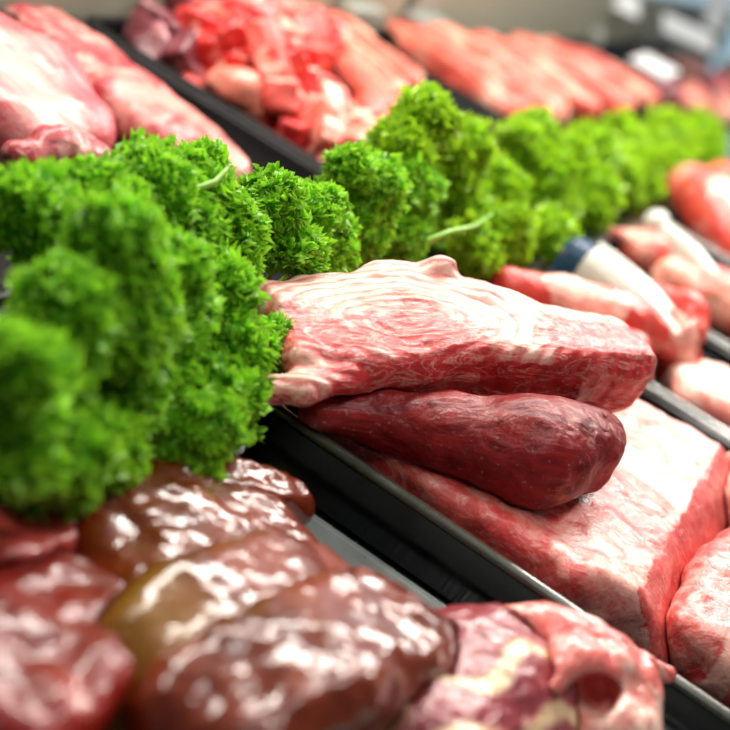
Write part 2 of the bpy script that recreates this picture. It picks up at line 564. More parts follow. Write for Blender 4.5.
# ------------------------------------------------------------------ the room and the counter
def setting():
    def slabo(name, lo, hi, mat):
        bm = bmesh.new(); box_bm(bm, lo, hi)
        o = bm_obj(name, bm, mat, None, ((lo[0] + hi[0]) / 2, (lo[1] + hi[1]) / 2, lo[2]))
        o['kind'] = 'structure'; return o
    slabo('floor', (-120, -150, -52), (460, 160, -50), M['floor'])
    slabo('wall_back', (-120, 156, -50), (460, 160, 110), M['wall'])
    slabo('wall_end', (456, -150, -50), (460, 156, 110), M['wall'])

    X0, X1 = -14, 300
    t = empty('display_counter', (X0 + 150, 0, -50), 'long refrigerated meat counter with a steel deck and grey back panel', 'counter')
    bm = bmesh.new(); box_bm(bm, (X0, -44, -50), (X1, 52, -1.2), 0.4)
    bm_obj('cabinet_base', bm, M['cabinet'], t)
    bm = bmesh.new(); box_bm(bm, (X0, -44, -1.2), (X1, 52, 0), 0.1)
    bm_obj('deck_panel', bm, M['steel'], t)
    bm = bmesh.new(); box_bm(bm, (X0, 16.6, 0), (X1, 23.6, 2.4), 0.3)
    bm_obj('centre_ledge', bm, M['black'], t)
    bm = bmesh.new(); box_bm(bm, (X0, 48.6, 0), (X1, 50.5, 9.0), 0.2)
    bm_obj('back_panel', bm, M['olive_steel'], t)
    V, F = tube_np([(X0, 49.6, 9.6), (100, 49.6, 9.6), (200, 49.6, 9.6), (X1, 49.6, 9.6)], 0.7, 12)
    me = mesh_np('top_rail', V * S, F); link('top_rail', me, M['olive_steel'], t, (0, 0, 0))
    return t


setting()

# steel tray under the livers, black trays of both rows
def trays():
    tray('meat_tray', 'shallow wet steel tray under the brown livers', 8, 43.9, -22, 16.3, 0.36, M['tray_steel'], M['steel'], flare=0.12, lip=0.2)
    g = 'deep black trays set side by side along the counter'
    tray('meat_tray', 'deep black tray holding the large fatty beef and brisket', 44.0, 71.3, -24, 16.3, 2.8, M['black'], M['bead'], group=g)
    tray('meat_tray', 'narrow black tray with folded red meat behind the large beef', 71.5, 87.2, -24, 16.3, 2.8, M['black'], M['bead'], group=g)
    tray('meat_tray', 'black tray between the second and third white dividers', 87.4, 111, -24, 16.3, 2.8, M['black'], M['bead'], group=g)
    tray('meat_tray', 'black front tray farthest along the parsley row', 111.2, 150, -24, 16.3, 2.8, M['black'], M['bead'], group=g)
    tray('meat_tray', 'black tray of pale pork slabs behind the near parsley', -5, 73.6, 24.2, 48.2, 2.9, M['matt_black'], M['matt_black'], group=g)
    tray('meat_tray', 'black tray heaped with diced red meat', 73.8, 114.5, 24.2, 48.2, 2.9, M['matt_black'], M['matt_black'], group=g)
    tray('meat_tray', 'black tray of long salmon pink strips by the back panel', 114.7, 168, 24.2, 48.2, 2.9, M['matt_black'], M['matt_black'], group=g)
    tray('meat_tray', 'farthest black rear tray with brownish mixed cuts', 168.2, 240, 24.2, 48.2, 2.9, M['matt_black'], M['matt_black'], group=g)


trays()


# ------------------------------------------------------------------ hero meats in the second tray
def hero():
    # flat brisket lying in the tray
    A = P(372, 440, 1.7); A = np.array([56.5, 14.8, 1.75]); B = np.array([57.0, -0.9, 1.75])
    ax = Axis(A, B)
    def fn(p):
        d = slab(p, ax, [(0, 0, -0.2, 10.2, 1.0), (0.3, 0.2, 0, 10.8, 1.25), (0.75, 0, 0.1, 10.9, 1.5), (1, 1.2, 0.0, 9.8, 1.35)], 0.6, skew=0.8)
        return d - 0.22 * fbm(p * 0.45, 3) - 0.06 * fbm(p * np.array([0.5, 1.8, 1.8]), 9)
    def fat(V, tc):
        f = 0.30 + 0.35 * fbm(V * 0.22, 12, 2) + 0.28 * np.clip((51 - V[:, 0]) / 4, 0, 1)  # last term lightens the near edge in colour against the shadow there
        f += 0.35 * np.clip((V[:, 0] - 52) / 8, -1, 1)                  # paler towards the far side
        cut = (tc[:, 0] > ax.L - 0.42 - 0.8 * tc[:, 2])
        f = np.where(cut, -0.3, f)
        corner = np.exp(-((V[:, 0] - 48) ** 2 + (V[:, 1] - 0.2) ** 2) / 4.0)
        return f + 0.3 * corner
    flesh('beef_brisket', fn, (44.8, -4, 0.3), (69.8, 17, 4.4), 0.17, M['brisket'], ax, fat, label='flat pale pink brisket slab under the dark beef, with a red cut end', cat='meat')

    # two pieces beside the brisket's cut end
    ax2 = Axis(P(672, 640, 1.6) + np.array([-0.5, -2.2, 0]), P(745, 545, 1.6) + np.array([0, -2.5, 0]))
    def fn2(p):
        return slab(p, ax2, [(0, 0, 0, 3.0, 1.4), (0.5, 0, 0.2, 3.6, 1.7), (1, 0, 0, 3.2, 1.4)], 0.9) - 0.2 * fbm(p * 0.5, 5) - 0.05 * fbm(p * 1.8, 7)
    lo = np.minimum(ax2.A, ax2.A + ax2.e0 * ax2.L) - 5; hi = np.maximum(ax2.A, ax2.A + ax2.e0 * ax2.L) + 5; lo[2] = 0.3; hi[2] = 5
    def fat2(V, tc):
        y = tc[:, 1] - 0.3 * np.sin(tc[:, 0] * 0.8)
        return np.where(y > 0.5, 0.4, np.where(y < -0.5, -0.1, 1.0)) + 0.15 * fbm(V * 0.5, 17, 2)
    flesh('beef_steak', fn2, lo, hi, 0.18, M['brisket'], ax2, fat2, label='thick red steak with a pale fat band beside the brisket and black rim', cat='meat')
    ax3 = Axis(np.array([64.5, -2.2, 1.8]), np.array([69.6, -1.0, 1.8]))
    def fn3(p):
        return slab(p, ax3, [(0, 0, 0, 1.8, 1.3), (1, 0, 0, 2.0, 1.4)], 0.9) - 0.2 * fbm(p * 0.6, 15)
    flesh('beef_offcut', fn3, (62, -6, 0.3), (71, 3, 4.4), 0.18, M['pink'], ax3, lambda V, tc: 0.5 + 0 * V[:, 0], label='pale fat offcut between the brisket end and the steak at the edge', cat='meat')

    # dark rounded beef between brisket and the large piece
    pts = [P(318, 414, 3.4), P(376, 420, 3.7), P(440, 432, 4.3), P(520, 450, 4.8), P(572, 448, 4.8)]
    ax4 = Axis(pts[0], pts[-1])
    bulb = P(538, 455, 4.7)
    def fn4(p):
        d = capsule(p, pts, [0.75, 1.05, 1.4, 1.95, 1.9])
        d = smin(d, ellip(p, bulb, (2.5, 2.15, 1.95)), 0.8)
        d = smin(d, ellip(p, P(588, 436, 5.0), (1.6, 1.5, 1.4)), 0.7)
        return d - 0.16 * fbm(p * 0.6, 21) - 0.07 * fbm(ax4.loc(p) * np.array([0.5, 2.0, 2.0]), 23)
    def fat4(V, tc):
        lowtip = np.exp(-(((V - P(536, 490, 3.4)) ** 2).sum(1)) / 2.2)
        return 0.12 + 1.1 * lowtip + 0.2 * fbm(V * 0.5, 8, 2) - 0.15 * (tc[:, 0] < 6)  # last term darkens the tail in colour so it sinks into shade
    lo = np.min(pts, 0) - 3.4; hi = np.max(pts, 0) + 3.4
    flesh('dark_beef_joint', fn4, lo, hi, 0.15, M['dark'], ax4, fat4, label='dark wine red beef joint tucked under the large fatty beef', cat='meat')

    # the large fatty piece on top
    A = np.array([44.9, 17.0, 4.95]); B = np.array([59.2, 6.4, 7.3])
    ax5 = Axis(A, B, roll=math.radians(3))
    keys = [(0, 0.0, -0.1, 2.8, 1.0), (0.2, 0.1, -0.15, 3.4, 1.35), (0.45, 0.6, -0.15, 3.2, 1.7), (0.75, -0.2, -0.2, 2.3, 1.8), (0.93, -0.4, -0.25, 1.9, 1.65), (1, -0.4, -0.2, 1.6, 1.45)]
    droop = [P(268, 390, 4.2), P(300, 388, 4.6), P(345, 382, 5.1)]
    def fn5(p):
        d = slab(p, ax5, keys, 0.75)
        q = ax5.loc(p)
        d = smin(d, ellip(q, (0.5 * ax5.L, 3.2, 1.55), (0.8, 0.6, 0.75)), 0.6)
        d = smin(d, ellip(q, (0.36 * ax5.L, 3.2, 1.05), (1.5, 0.8, 0.5)), 0.6)
        d = smin(d, capsule(p, droop, [0.4, 0.55, 0.5]), 0.8)
        d = d - 0.24 * fbm(p * 0.4, 31) - 0.10 * fbm(q * np.array([0.5, 1.6, 1.6]), 33)
        fold = np.abs(np.sin(q[..., 1] * 1.8 + 2.6 * fbm(p * 0.28, 41, 3) + 0.05 * q[..., 0] ** 2))
        d = d + 0.03 * np.exp(-(fold / 0.22) ** 2) * np.clip((9.5 - q[..., 0]) / 4, 0, 1)
        return d
    def fat5(V, tc):
        s, y, z = tc[:, 0] / ax5.L, tc[:, 1], tc[:, 2]
        f = 0.43 + 0.36 * np.clip(z / 1.1, -1.3, 1.0) + 0.25 * np.clip((y - 1.0) / 2, -0.6, 1) - 0.25 * np.exp(-((s - 0.28) ** 2) / 0.03 - (y + 0.6) ** 2 / 2.0)
        f -= 0.95 * np.clip((s - 0.62) / 0.15, 0, 1) * np.clip((-y + 0.5) / 1.2, 0, 1)      # bare red end
        f -= 0.40 * np.exp(-((s - 0.3) ** 2) / 0.02) * np.exp(-((y + 2.4) ** 2) / 1.5)
        f += 0.30 * fbm(V * 0.4, 44, 2)
        f += 0.12 * np.exp(-((V - droop[1]) ** 2).sum(1) / 2.0)
        f -= 0.6 * np.clip((-y - 1.9) / 0.8, 0, 1) * np.clip((s - 0.12) / 0.2, 0, 1) * (z < 0.9)  # lean front face, with part of its shade put into the colour
        return f
    flesh('fatty_beef_joint', fn5, (38, 0, 3.4), (66, 23.5, 12.5), 0.15, M['shank'], ax5, fat5, label='large pale beef joint with wrinkled fat lying on top of the dark beef', cat='meat')


hero()

# ------------------------------------------------------------------ second tray: folded red meat and neighbours
def bbox(pts, m):
    pts = np.asarray(pts); lo = pts.min(0) - m; hi = pts.max(0) + m; return lo, hi


def cap_meat(name, label, pix, rad, mat, res=0.25, fatfn=None, seed=0, amp=0.2, group=None, extra=None, flat=1.0, freq=0.5, cat='meat', parent=None, zmin=None):
    pts = [P(u, v, z) for u, v, z in pix]
    ax = Axis(pts[0], pts[-1])
    def fn(p):
        d = capsule(p, pts, rad)
        if extra is not None: d = smin(d, extra(p), 0.5)
        return d - amp * fbm(p * freq, seed) - 0.3 * amp * fbm(ax.loc(p) * np.array([0.5, 1.6, 1.6]), seed + 5)
    lo, hi = bbox(pts, max(rad) * 1.25 + 0.8 + amp)
    if zmin is not None: lo[2] = max(lo[2], zmin)
    return flesh(name, fn, lo, hi, res, mat, ax, fatfn, label=label, group=group, cat=cat, parent=parent)


def slab_meat(name, label, a, b, keys, mat, res=0.25, fatfn=None, seed=0, amp=0.22, r=0.9, roll=0.0, group=None, skew=0.0, freq=0.4, zmin=0.32):
    A = P(*a) if len(a) == 3 else np.array(a[:3]); B = P(*b)
    ax = Axis(A, B, roll)
    def fn(p):
        return slab(p, ax, keys, r, skew) - amp * fbm(p * freq, seed) - 0.3 * amp * fbm(ax.loc(p) * np.array([0.5, 1.6, 1.6]), seed + 5)
    m = max(max(k[3] + abs(k[1]) for k in keys), max(k[4] + abs(k[2]) for k in keys)) + 0.8
    lo, hi = bbox([A, B], m); lo[2] = max(lo[2], zmin)
    return flesh(name, fn, lo, hi, res, mat, ax, fatfn, label=label, group=group)


def second_tray():
    cap_meat('folded_red_meat', 'long bright red meat folded over at its end, behind the large beef',
             [(505, 283, 3.6), (560, 298, 3.9), (612, 318, 4.2), (660, 335, 3.6), (672, 358, 2.6)], [0.9, 1.25, 1.6, 1.9, 1.5], M['red'], 0.2,
             lambda V, tc: 0.1 + 0.45 * (fbm(V * 0.4, 3, 2) > 0.25) + 0.3 * np.exp(-((tc[:, 1] - 1.2) ** 2)), 51)
    cap_meat('rolled_red_meat', 'rolled pinkish red cut with a dark hollow, beside the folded red meat',
             [(655, 298, 3.4), (682, 312, 3.6), (690, 332, 3.0)], [0.9, 1.35, 1.2], M['red'], 0.2, lambda V, tc: 0.28 + 0.3 * fbm(V * 0.6, 13, 2), 52)
    cap_meat('red_meat_flap', 'thin red flap with a white tip just past the large beef end',
             [(600, 335, 3.6), (628, 352, 3.8), (640, 385, 2.4)], [0.9, 1.2, 0.8], M['red'], 0.18,
             lambda V, tc: 0.05 + 0.95 * np.exp(-(((V - P(650, 398, 2.2)) ** 2).sum(1)) / 0.6), 53, 0.12)
    slab_meat('pale_pink_slab', 'pale pink slab beyond the brisket at the right edge', (668, 385, 2.2), (775, 425, 2.2),
              [(0, 0, 0, 1.6, 0.9), (0.4, 0, 0, 3.4, 1.3), (1, 0, 0, 3.6, 1.3)], M['pink'], 0.22, lambda V, tc: 0.55 + 0.4 * fbm(V * 0.35, 5, 2), 54)
    # third tray
    cap_meat('red_cut', 'rounded red cut between the two slim white dividers',
             [(614, 242, 2.4), (645, 254, 2.7), (690, 270, 2.4)], [1.1, 1.75, 1.3], M['red'], 0.25, lambda V, tc: 0.25 + 0.4 * fbm(V * 0.4, 6, 2), 55)
    cap_meat('pink_cut', 'pale pink cut running to the right edge behind the rolled cut',
             [(672, 278, 2.4), (710, 300, 2.4), (745, 325, 2.2)], [1.5, 1.9, 1.6], M['salmon'], 0.25, lambda V, tc: 0.5 + 0.4 * fbm(V * 0.4, 7, 2), 56)
    cap_meat('red_end_piece', 'small red piece beside the black gap near the right edge',
             [(712, 284, 2.8), (742, 296, 2.8)], [1.3, 1.4], M['red'], 0.25, lambda V, tc: 0.1 + 0 * tc[:, 0], 57)
    # fourth tray
    cap_meat('large_red_joint', 'large red joint at the right edge beside the farthest parsley',
             [(690, 190, 4.0), (712, 212, 4.2), (745, 250, 3.4)], [2.2, 2.8, 2.4], M['red'], 0.3, lambda V, tc: 0.3 + 0.35 * fbm(V * 0.35, 8, 2), 58)
    cap_meat('upper_red_joint', 'pink red joint half hidden above the large red joint',
             [(722, 188, 4.0), (760, 215, 4.0)], [2.4, 2.4], M['salmon'], 0.3, lambda V, tc: 0.2 + 0 * tc[:, 0], 59)




# ------------------------------------------------------------------ white plastic dividers
def dividers():
    def div(name, label, a, b, w, h, zt, cap=False, knob=False):
        A = np.array([a[0], a[1], 0.3]); B = np.array([b[0], b[1], 0.3])
        ax = Axis(A, B)
        SOLIDS.append((np.minimum(A, B) - 3, np.maximum(A, B) + 7, lambda p, ax=ax, w=w, h=h: slab(p, Axis(ax.A - ax.e0 * 1.6, ax.A + ax.e0 * ax.L), [(0, 0, 2, w, h - 2), (1, 0, 2, w, h - 2)], 0.3)))
        t = empty(name, (A + B) / 2 * np.array([1, 1, 0]) + np.array([0, 0, 0.3]), label, 'divider', 'white plastic dividers between the front trays')
        # arched profile swept along
        bm = bmesh.new()
        loops = []
        for s in np.linspace(0, ax.L, 10):
            hh = h * (1.0 - 0.25 * (s / ax.L) ** 2)
            lp = [tuple(ax.A + ax.e0 * s + ax.e1 * (w * sgn) + ax.e2 * 0) for sgn in (-1,)]
            for i in range(9):
                a_ = math.pi * (1 - i / 8)
                lp.append(tuple(ax.A + ax.e0 * s + ax.e1 * (0.8 * w * math.cos(a_)) + ax.e2 * (hh - 0.8 * w + 0.8 * w * math.sin(a_))))
            lp.append(tuple(ax.A + ax.e0 * s + ax.e1 * w))
            loops.append(lp)
        loops_bm(bm, loops)
        bm_obj('divider_wall', bm, M['white_plastic'], t, (0, 0, 0), False)
        if cap:
            bm = bmesh.new(); lp0 = []
            for off, sc in ((-0.02, 1.05), (-1.1, 1.05), (-1.5, 0.85)):
                lp = [tuple(ax.A + ax.e0 * off + ax.e1 * (-w * sc))]
                for i in range(9):
                    a_ = math.pi * (1 - i / 8)
                    lp.append(tuple(ax.A + ax.e0 * off + ax.e1 * (0.8 * w * sc * math.cos(a_)) + ax.e2 * ((h - 0.8 * w) + 0.8 * w * sc * math.sin(a_))))
                lp.append(tuple(ax.A + ax.e0 * off + ax.e1 * (w * sc)))
                lp0.append(lp)
            loops_bm(bm, lp0)
            c = bm_obj('end_cap', bm, M['blue_cap'], t, (0, 0, 0), False); c['label'] = 'dark blue end cap'
        if knob:
            bm = bmesh.new(); r = bmesh.ops.create_uvsphere(bm, u_segments=16, v_segments=10, radius=1.0)
            c = ax.A + ax.e2 * (h - 0.6)
            for v in r['verts']: v.co = v.co + Vector(c)
            bm_obj('end_knob', bm, M['white_plastic'], t, (0, 0, 0), True)
    div('tray_divider', 'wide white divider with a dark blue end in the narrow tray', (79.2, 13.3), (77.9, 6.5), 1.6, 5.6, 5.6, cap=True)
    div('tray_divider', 'slim white divider just behind the wide white one', (85.0, 14.2), (83.9, 7.5), 0.75, 4.6, 4.6)
    div('tray_divider', 'slim white divider with a rounded knob beside the large red joint', (99.8, 13.9), (98.6, 8.0), 1.0, 5.0, 5.0, knob=True)




dividers()
second_tray()


# ------------------------------------------------------------------ livers and offal in the steel tray
def livers():
    g = None
    def olive(V, tc): return 0.15 + 0.2 * fbm(V * 0.5, 61, 2)
    slab_meat('beef_liver', 'brown liver lobe farthest back, reaching the steel beside the black wall', (60, 562, 1.7), (316, 552, 1.6),
              [(0, 0, 0.2, 3.0, 1.2), (0.5, 0, 0.3, 3.2, 1.5), (0.85, -0.3, 0, 2.4, 1.3), (1, -0.6, -0.2, 1.2, 0.9)], M['liver'], 0.14, olive, 61, 0.24, 1.0, freq=0.55)
    def olive2(V, tc): return 0.25 + 0.75 * np.clip((4.5 - tc[:, 0]) / 4, 0, 1)
    slab_meat('beef_liver', 'smooth olive brown liver lobe in the middle of the pile', (105, 690, 2.6), (340, 585, 2.3),
              [(0, 0, -0.4, 1.6, 1.3), (0.3, 0.0, 0.4, 2.4, 1.7), (0.7, 0.2, 0.3, 2.2, 1.6), (1, 0, 0, 1.4, 1.2)], M['liver'], 0.14, olive2, 62, 0.12, 1.2, freq=0.4)
    slab_meat('beef_liver', 'front liver lobe flecked with bright gloss, beside the pink heart', (170, 752, 3.2), (416, 632, 2.3),
              [(0, 0, 0, 2.0, 1.6), (0.35, 0, 0.5, 2.5, 1.9), (0.75, 0, 0.5, 2.4, 1.8), (0.93, 0, 0, 1.9, 1.5), (1, 0, -0.2, 1.2, 1.1)], M['liver'], 0.14, olive, 63, 0.24, 1.3, freq=0.6)
    slab_meat('beef_liver', 'reddish liver lobe at the lower left edge', (-60, 770, 2.0), (95, 590, 1.7),
              [(0, 0, 0, 2.6, 1.5), (0.5, 0, 0.3, 2.6, 1.6), (1, 0, 0, 1.6, 1.2)], M['liver_red'], 0.15, olive, 64, 0.25, 1.2, freq=0.55)
    slab_meat('beef_liver', 'bright red liver piece under the nearest parsley at the left edge', (-40, 575, 2.0), (75, 535, 1.8),
              [(0, 0, 0, 1.5, 1.3), (1, 0, 0, 1.2, 1.0)], M['liver_red'], 0.15, lambda V, tc: 0.6 + 0 * tc[:, 0], 65, 0.3, 1.0, freq=0.5)
    slab_meat('beef_liver', 'thin liver edge curling up below the parsley by the black wall', (120, 500, 1.4), (305, 505, 1.5),
              [(0, 0, 0, 1.6, 1.0), (0.6, 0, 0.2, 1.4, 1.1), (1, -0.2, 0, 0.8, 0.7)], M['liver'], 0.13, olive, 66, 0.25, 0.9, freq=0.7)

    # heart with open vessels, lower right
    hp = [P(400, 745, 2.6), P(490, 690, 2.9), P(500, 650, 2.7)]
    ax = Axis(hp[0], P(560, 700, 2.8))
    root = empty('beef_heart', np.array([*P(500, 690, 0.3)[:2], 0.3]), 'purple beef heart with cream fat and cut pink vessels by the rim', 'heart')
    c1 = P(480, 690, 2.3)
    def fn(p):
        d = ellip(p, c1, (3.6, 3.2, 2.1))
        d = smin(d, ellip(p, P(420, 735, 2.4), (2.2, 2.4, 1.8)), 0.8)
        return d - 0.25 * fbm(p * 0.6, 71) - 0.06 * fbm(p * 1.9, 73)
    def fat(V, tc):
        q = V - P(462, 655, 4.0)
        st = np.exp(-((tc[:, 1] - 0.6 - 0.4 * np.sin(tc[:, 0] * 1.5)) ** 2) / 0.12)
        st2 = np.exp(-((tc[:, 1] + 1.2 - 0.3 * np.sin(tc[:, 0] * 1.2 + 1)) ** 2) / 0.1)
        return 0.12 + 0.8 * st + 0.6 * st2
    lo, hi = bbox([c1, P(420, 735, 2.4)], 4.2); lo[2] = max(lo[2], 0.32)
    flesh('heart_muscle', fn, lo, hi, 0.15, M['heart'], ax, fat, parent=root)
    v1 = [P(508, 640, 2.8), P(550, 640, 3.3), P(600, 662, 3.4), P(630, 690, 3.2), P(632, 730, 2.8)]
    v2 = [P(540, 690, 3.6), P(570, 668, 4.0), P(610, 668, 3.9)]
    flap = [P(600, 655, 3.2), P(640, 668, 3.1), P(668, 675, 3.0)]
    hole = [P(588, 700, 4.2), P(600, 690, 3.4)]
    ax2 = Axis(v1[0], v1[-1])
    def fnv(p):
        d = capsule(p, v1, [1.0, 1.15, 1.1, 1.0, 1.0])
        d = smin(d, capsule(p, v2, [0.7, 0.9, 0.8]), 0.5)
        d = smin(d, capsule(p, flap, [0.7, 0.45, 0.3]), 0.4)
        d = smin(d, ellip(p, P(590, 720, 2.6), (1.8, 1.8, 1.4)), 0.5)
        d = d - 0.16 * fbm(p * 0.9, 75)
        d = smax(d, -capsule(p, hole, [0.75, 0.6]), 0.25)
        return smax(d, -ellip(p, P(536, 668, 4.2), (0.55, 0.55, 0.6)), 0.2)
    lo, hi = bbox(v1 + v2 + flap, 2.4); lo[2] = max(lo[2], 0.32)
    o = flesh('heart_vessels', fnv, lo, hi, 0.13, M['vessel'], ax2, lambda V, tc: 0.35 + 0.4 * fbm(V * 0.7, 78, 2), parent=root)
    o['label'] = 'pink cut vessels with open ends'


livers()


# ------------------------------------------------------------------ rear row
def rear():
    slab_meat('pork_joint', 'large pale pork joint at the upper left edge, nearest in its tray', (-90, 25, 2.4), (72, 158, 2.2),
              [(0, 0, 0.3, 5.0, 2.0), (0.5, 0, 0.5, 5.2, 2.2), (0.85, 0, 0.2, 4.4, 1.9), (1, 0, 0, 3.2, 1.5)], M['pork'], 0.25,
              lambda V, tc: 0.2 + 0.45 * fbm(V * 0.2, 83, 2) - 0.3 * (tc[:, 1] > 3.2), 81, 0.3, 1.7, freq=0.25)
    slab_meat('pork_loin', 'long mottled pink loin between the pork joint and black wall', (-8, 2, 1.9), (240, 190, 1.9),
              [(0, 0, 0.1, 3.1, 1.5), (0.5, 0, 0.2, 3.1, 1.6), (1, -0.4, 0, 2.3, 1.4)], M['loin'], 0.25,
              lambda V, tc: 0.22 + 0.5 * fbm(V * 0.3, 84, 2) + 0.3 * (tc[:, 0] > 14), 82, 0.25, 1.4, freq=0.3)
    cap_meat('pork_trimming', 'small ragged pink trimming in front of the pork joint', [(20, 158, 3.0), (50, 150, 3.4), (95, 158, 3.0)], [0.8, 1.1, 0.8], M['loin'], 0.2,
             lambda V, tc: 0.2 + 0 * tc[:, 0], 85, 0.3, freq=0.9)

    # diced red heap: a few cube meshes, every cube its own object
    def cube_mesh(i, mat):
        r = np.random.default_rng(100 + i)
        h = r.uniform(0.8, 1.15, 3)
        ax = Axis((0, 0, 0), (1, 0.001, 0))
        def fn(p):
            m = np.abs(p) - h + 0.2
            d = np.linalg.norm(np.maximum(m, 0), axis=-1) + np.minimum(m.max(-1), 0) - 0.2
            return d - 0.16 * fbm(p * 0.8 + i * 9, i)
        V, F = surface(fn, (-1.9, -1.9, -1.9), (1.9, 1.9, 1.9), 0.19)
        fa = 0.25 + 0.6 * (fbm(V * 0.7 + i * 3, 40 + i, 2) > 0.35)
        me = mesh_np('meat_cube', V * S, F, True, {'tc': V + i * 7.0, 'fat': np.clip(fa, 0, 1)})
        me.materials.append(mat); return me
    cubes = [cube_mesh(i, M['dice']) for i in range(5)]
    pale = [cube_mesh(i + 5, M['dice_pale']) for i in range(3)]
    purp = [cube_mesh(i + 8, M['purple']) for i in range(3)]
    r = np.random.default_rng(5)
    def drop(name, me, pos, sc, label, cat, group):
        o = bpy.data.objects.new(name, me); COL.objects.link(o)
        o.location = Vector(list(np.asarray(pos) * S)); o.rotation_euler = tuple(r.uniform(0, 6.28, 3)); o.scale = (sc, sc, sc)
        tag(o, label, cat, group); return o
    placed = []
    def heap(n, poly, ztop, names, meshes, label, group, sc, mind):
        k = 0; tries = 0
        while k < n and tries < 20000:
            tries += 1
            u = r.uniform(poly[0], poly[2]); v = r.uniform(poly[1], poly[3])
            lim = poly[4](u, v) if len(poly) > 4 else True
            if not lim: continue
            z = ztop(u, v) * r.uniform(0.35, 1.0) + 1.2
            p = P(u, v, z)
            big = 0.9 if names.startswith('purple') else 0.0
            if p[1] > 45.4 + big or p[1] < 26.8 or p[0] > 111.5 or p[0] < 76.6 + 0.5 * big: continue
            if any(np.linalg.norm(p - q) < mind for q in placed): continue
            placed.append(p); k += 1
            drop(names, meshes[r.integers(len(meshes))], p, r.uniform(*sc), label, 'meat', group)
    # tray interior above its front wall line
    over = lambda u, v: v < 47 + 0.665 * (u - 128) - 8
    bulge = lambda u, v: 4.6 * math.exp(-((u - 255) / 90) ** 2 - ((v - 40) / 70) ** 2) + 1.2
    heap(14, (110, -30, 205, 80, over), lambda u, v: 3.0, 'purple_meat_chunk', purp, 'dark purple red meat chunk at the left of the diced heap', 'dark purple chunks beside the diced meat', (1.2, 1.6), 2.3)
    heap(95, (185, -20, 335, 172, lambda u, v: over(u, v) and v < 190 and not (u > 318 and 50 < v < 100)), bulge, 'meat_cube', cubes, 'bright red diced meat cube in the heap', 'bright red cubes in the diced heap', (0.85, 1.15), 1.72)
    heap(26, (225, 60, 400, 175, lambda u, v: over(u, v) and v > 92 and v > 100 + 0.3 * (u - 330)), lambda u, v: 3.2, 'pale_meat_cube', pale, 'pale pink fatty meat cube low in the diced heap', 'pale cubes in the diced heap', (0.85, 1.15), 1.72)
    cap_meat('fat_chunk', 'large rounded orange pink chunk beside the black wall of the diced tray', [(222, 84, 3.4), (240, 92, 3.6), (250, 104, 3.2)], [1.2, 1.6, 1.2], M['dice_pale'], 0.22, lambda V, tc: 0.3 + 0 * tc[:, 0], 88, 0.25)
    # long strips at the far side of the diced tray
    for i, (a, b, lab) in enumerate([((285, -8, 3.6), (415, 85, 3.4), 'pale edged meat strip lying highest beside the diced heap'),
                                     ((300, 22, 3.2), (400, 98, 3.0), 'reddish meat strip in the middle beside the diced heap'),
                                     ((315, 50, 2.6), (392, 112, 2.6), 'pink meat strip lowest beside the diced heap')]):
        slab_meat('meat_strip', lab, a, b, [(0, 0, 0, 1.4, 0.9), (0.5, 0, 0.2, 1.7, 1.1), (1, 0, 0, 1.2, 0.9)], M['salmon'], 0.25,
                  lambda V, tc: 0.35 + 0.5 * (tc[:, 1] > 0.4) + 0.2 * fbm(V * 0.5, 90, 2), 90 + i, 0.2, 0.8, group='long strips beside the diced heap')
    # long salmon strips
    sp = [((392, 30, 2.8), (520, 118, 2.6), 'salmon strip lying against the black wall of its tray'),
          ((430, 32, 3.6), (560, 118, 3.0), 'second salmon strip from the black tray wall'),
          ((470, 38, 4.2), (600, 118, 3.2), 'pale banded salmon strip in the middle of its tray'),
          ((505, 40, 4.0), (632, 112, 3.4), 'salmon strip fourth from the black tray wall'),
          ((540, 48, 3.6), (650, 100, 3.2), 'salmon strip farthest from the black tray wall')]
    for i, (a, b, lab) in enumerate(sp):
        slab_meat('salmon_meat_strip', lab, a, b, [(0, 0, 0, 2.8, 1.3), (0.5, 0, 0.3, 3.4, 1.7), (1, 0, 0, 2.6, 1.4)], M['salmon'], 0.33,
                  lambda V, tc, i=i: 0.28 + 0.45 * fbm(V * 0.25 + i * 5, 95, 2) + 0.5 * (np.abs(tc[:, 1] - 1.6) < 0.7), 95 + i, 0.3, 1.2, group='long salmon pink strips in one tray')
    # farthest tray
    fp = [(650, 70, 3.6, 3.2, 'mixed', 'brown pink meat chunk beside the last salmon strip'),
          (660, 95, 3.4, 3.0, 'purple', 'dark brown meat chunk close above the parsley'),
          (690, 72, 3.8, 3.4, 'mixed', 'brownish meat chunk in the middle of the farthest tray'),
          (690, 102, 3.2, 3.2, 'pink', 'pale pink chunk just above the farthest parsley'),
          (718, 92, 3.6, 3.2, 'pork', 'mauve pink meat chunk near the right edge'),
          (725, 112, 3.2, 3.0, 'pink', 'pale meat chunk at the right edge above the parsley'),
          (735, 78, 4.0, 3.4, 'mixed', 'brown pink chunk at the right edge under the bright card')]
    for i, (u, v, z, rr, mt, lab) in enumerate(fp):
        c = P(u, v, z * 0.75)
        ax = Axis(c, c + np.array([3.0, -2.0, 0.2]))
        lo, hi = bbox([c], rr * 1.7); lo[2] = max(lo[2], 0.32)
        flesh('meat_chunk', lambda p, c=c, rr=rr, i=i: ellip(p, c, (rr * 1.35, rr, rr * 0.8)) - 0.6 * fbm(p * 0.35, 120 + i), lo, hi, 0.4, M[mt], ax,
              lambda V, tc: 0.3 + 0.5 * fbm(V * 0.3, 130 + i, 2), label=lab, group='mixed chunks in the farthest tray')
    c = P(655, 66, 6.4)
    bm = bmesh.new(); box_bm(bm, c - np.array([3.5, 2.5, 0.15]), c + np.array([3.5, 2.5, 0.15]), 0.05, Matrix.Rotation(-0.12, 3, 'Y'))
    tag(bm_obj('paper_slip', bm, M['card'], None, c), 'white slip lying on the brown chunks of the farthest tray', 'paper')


rear()


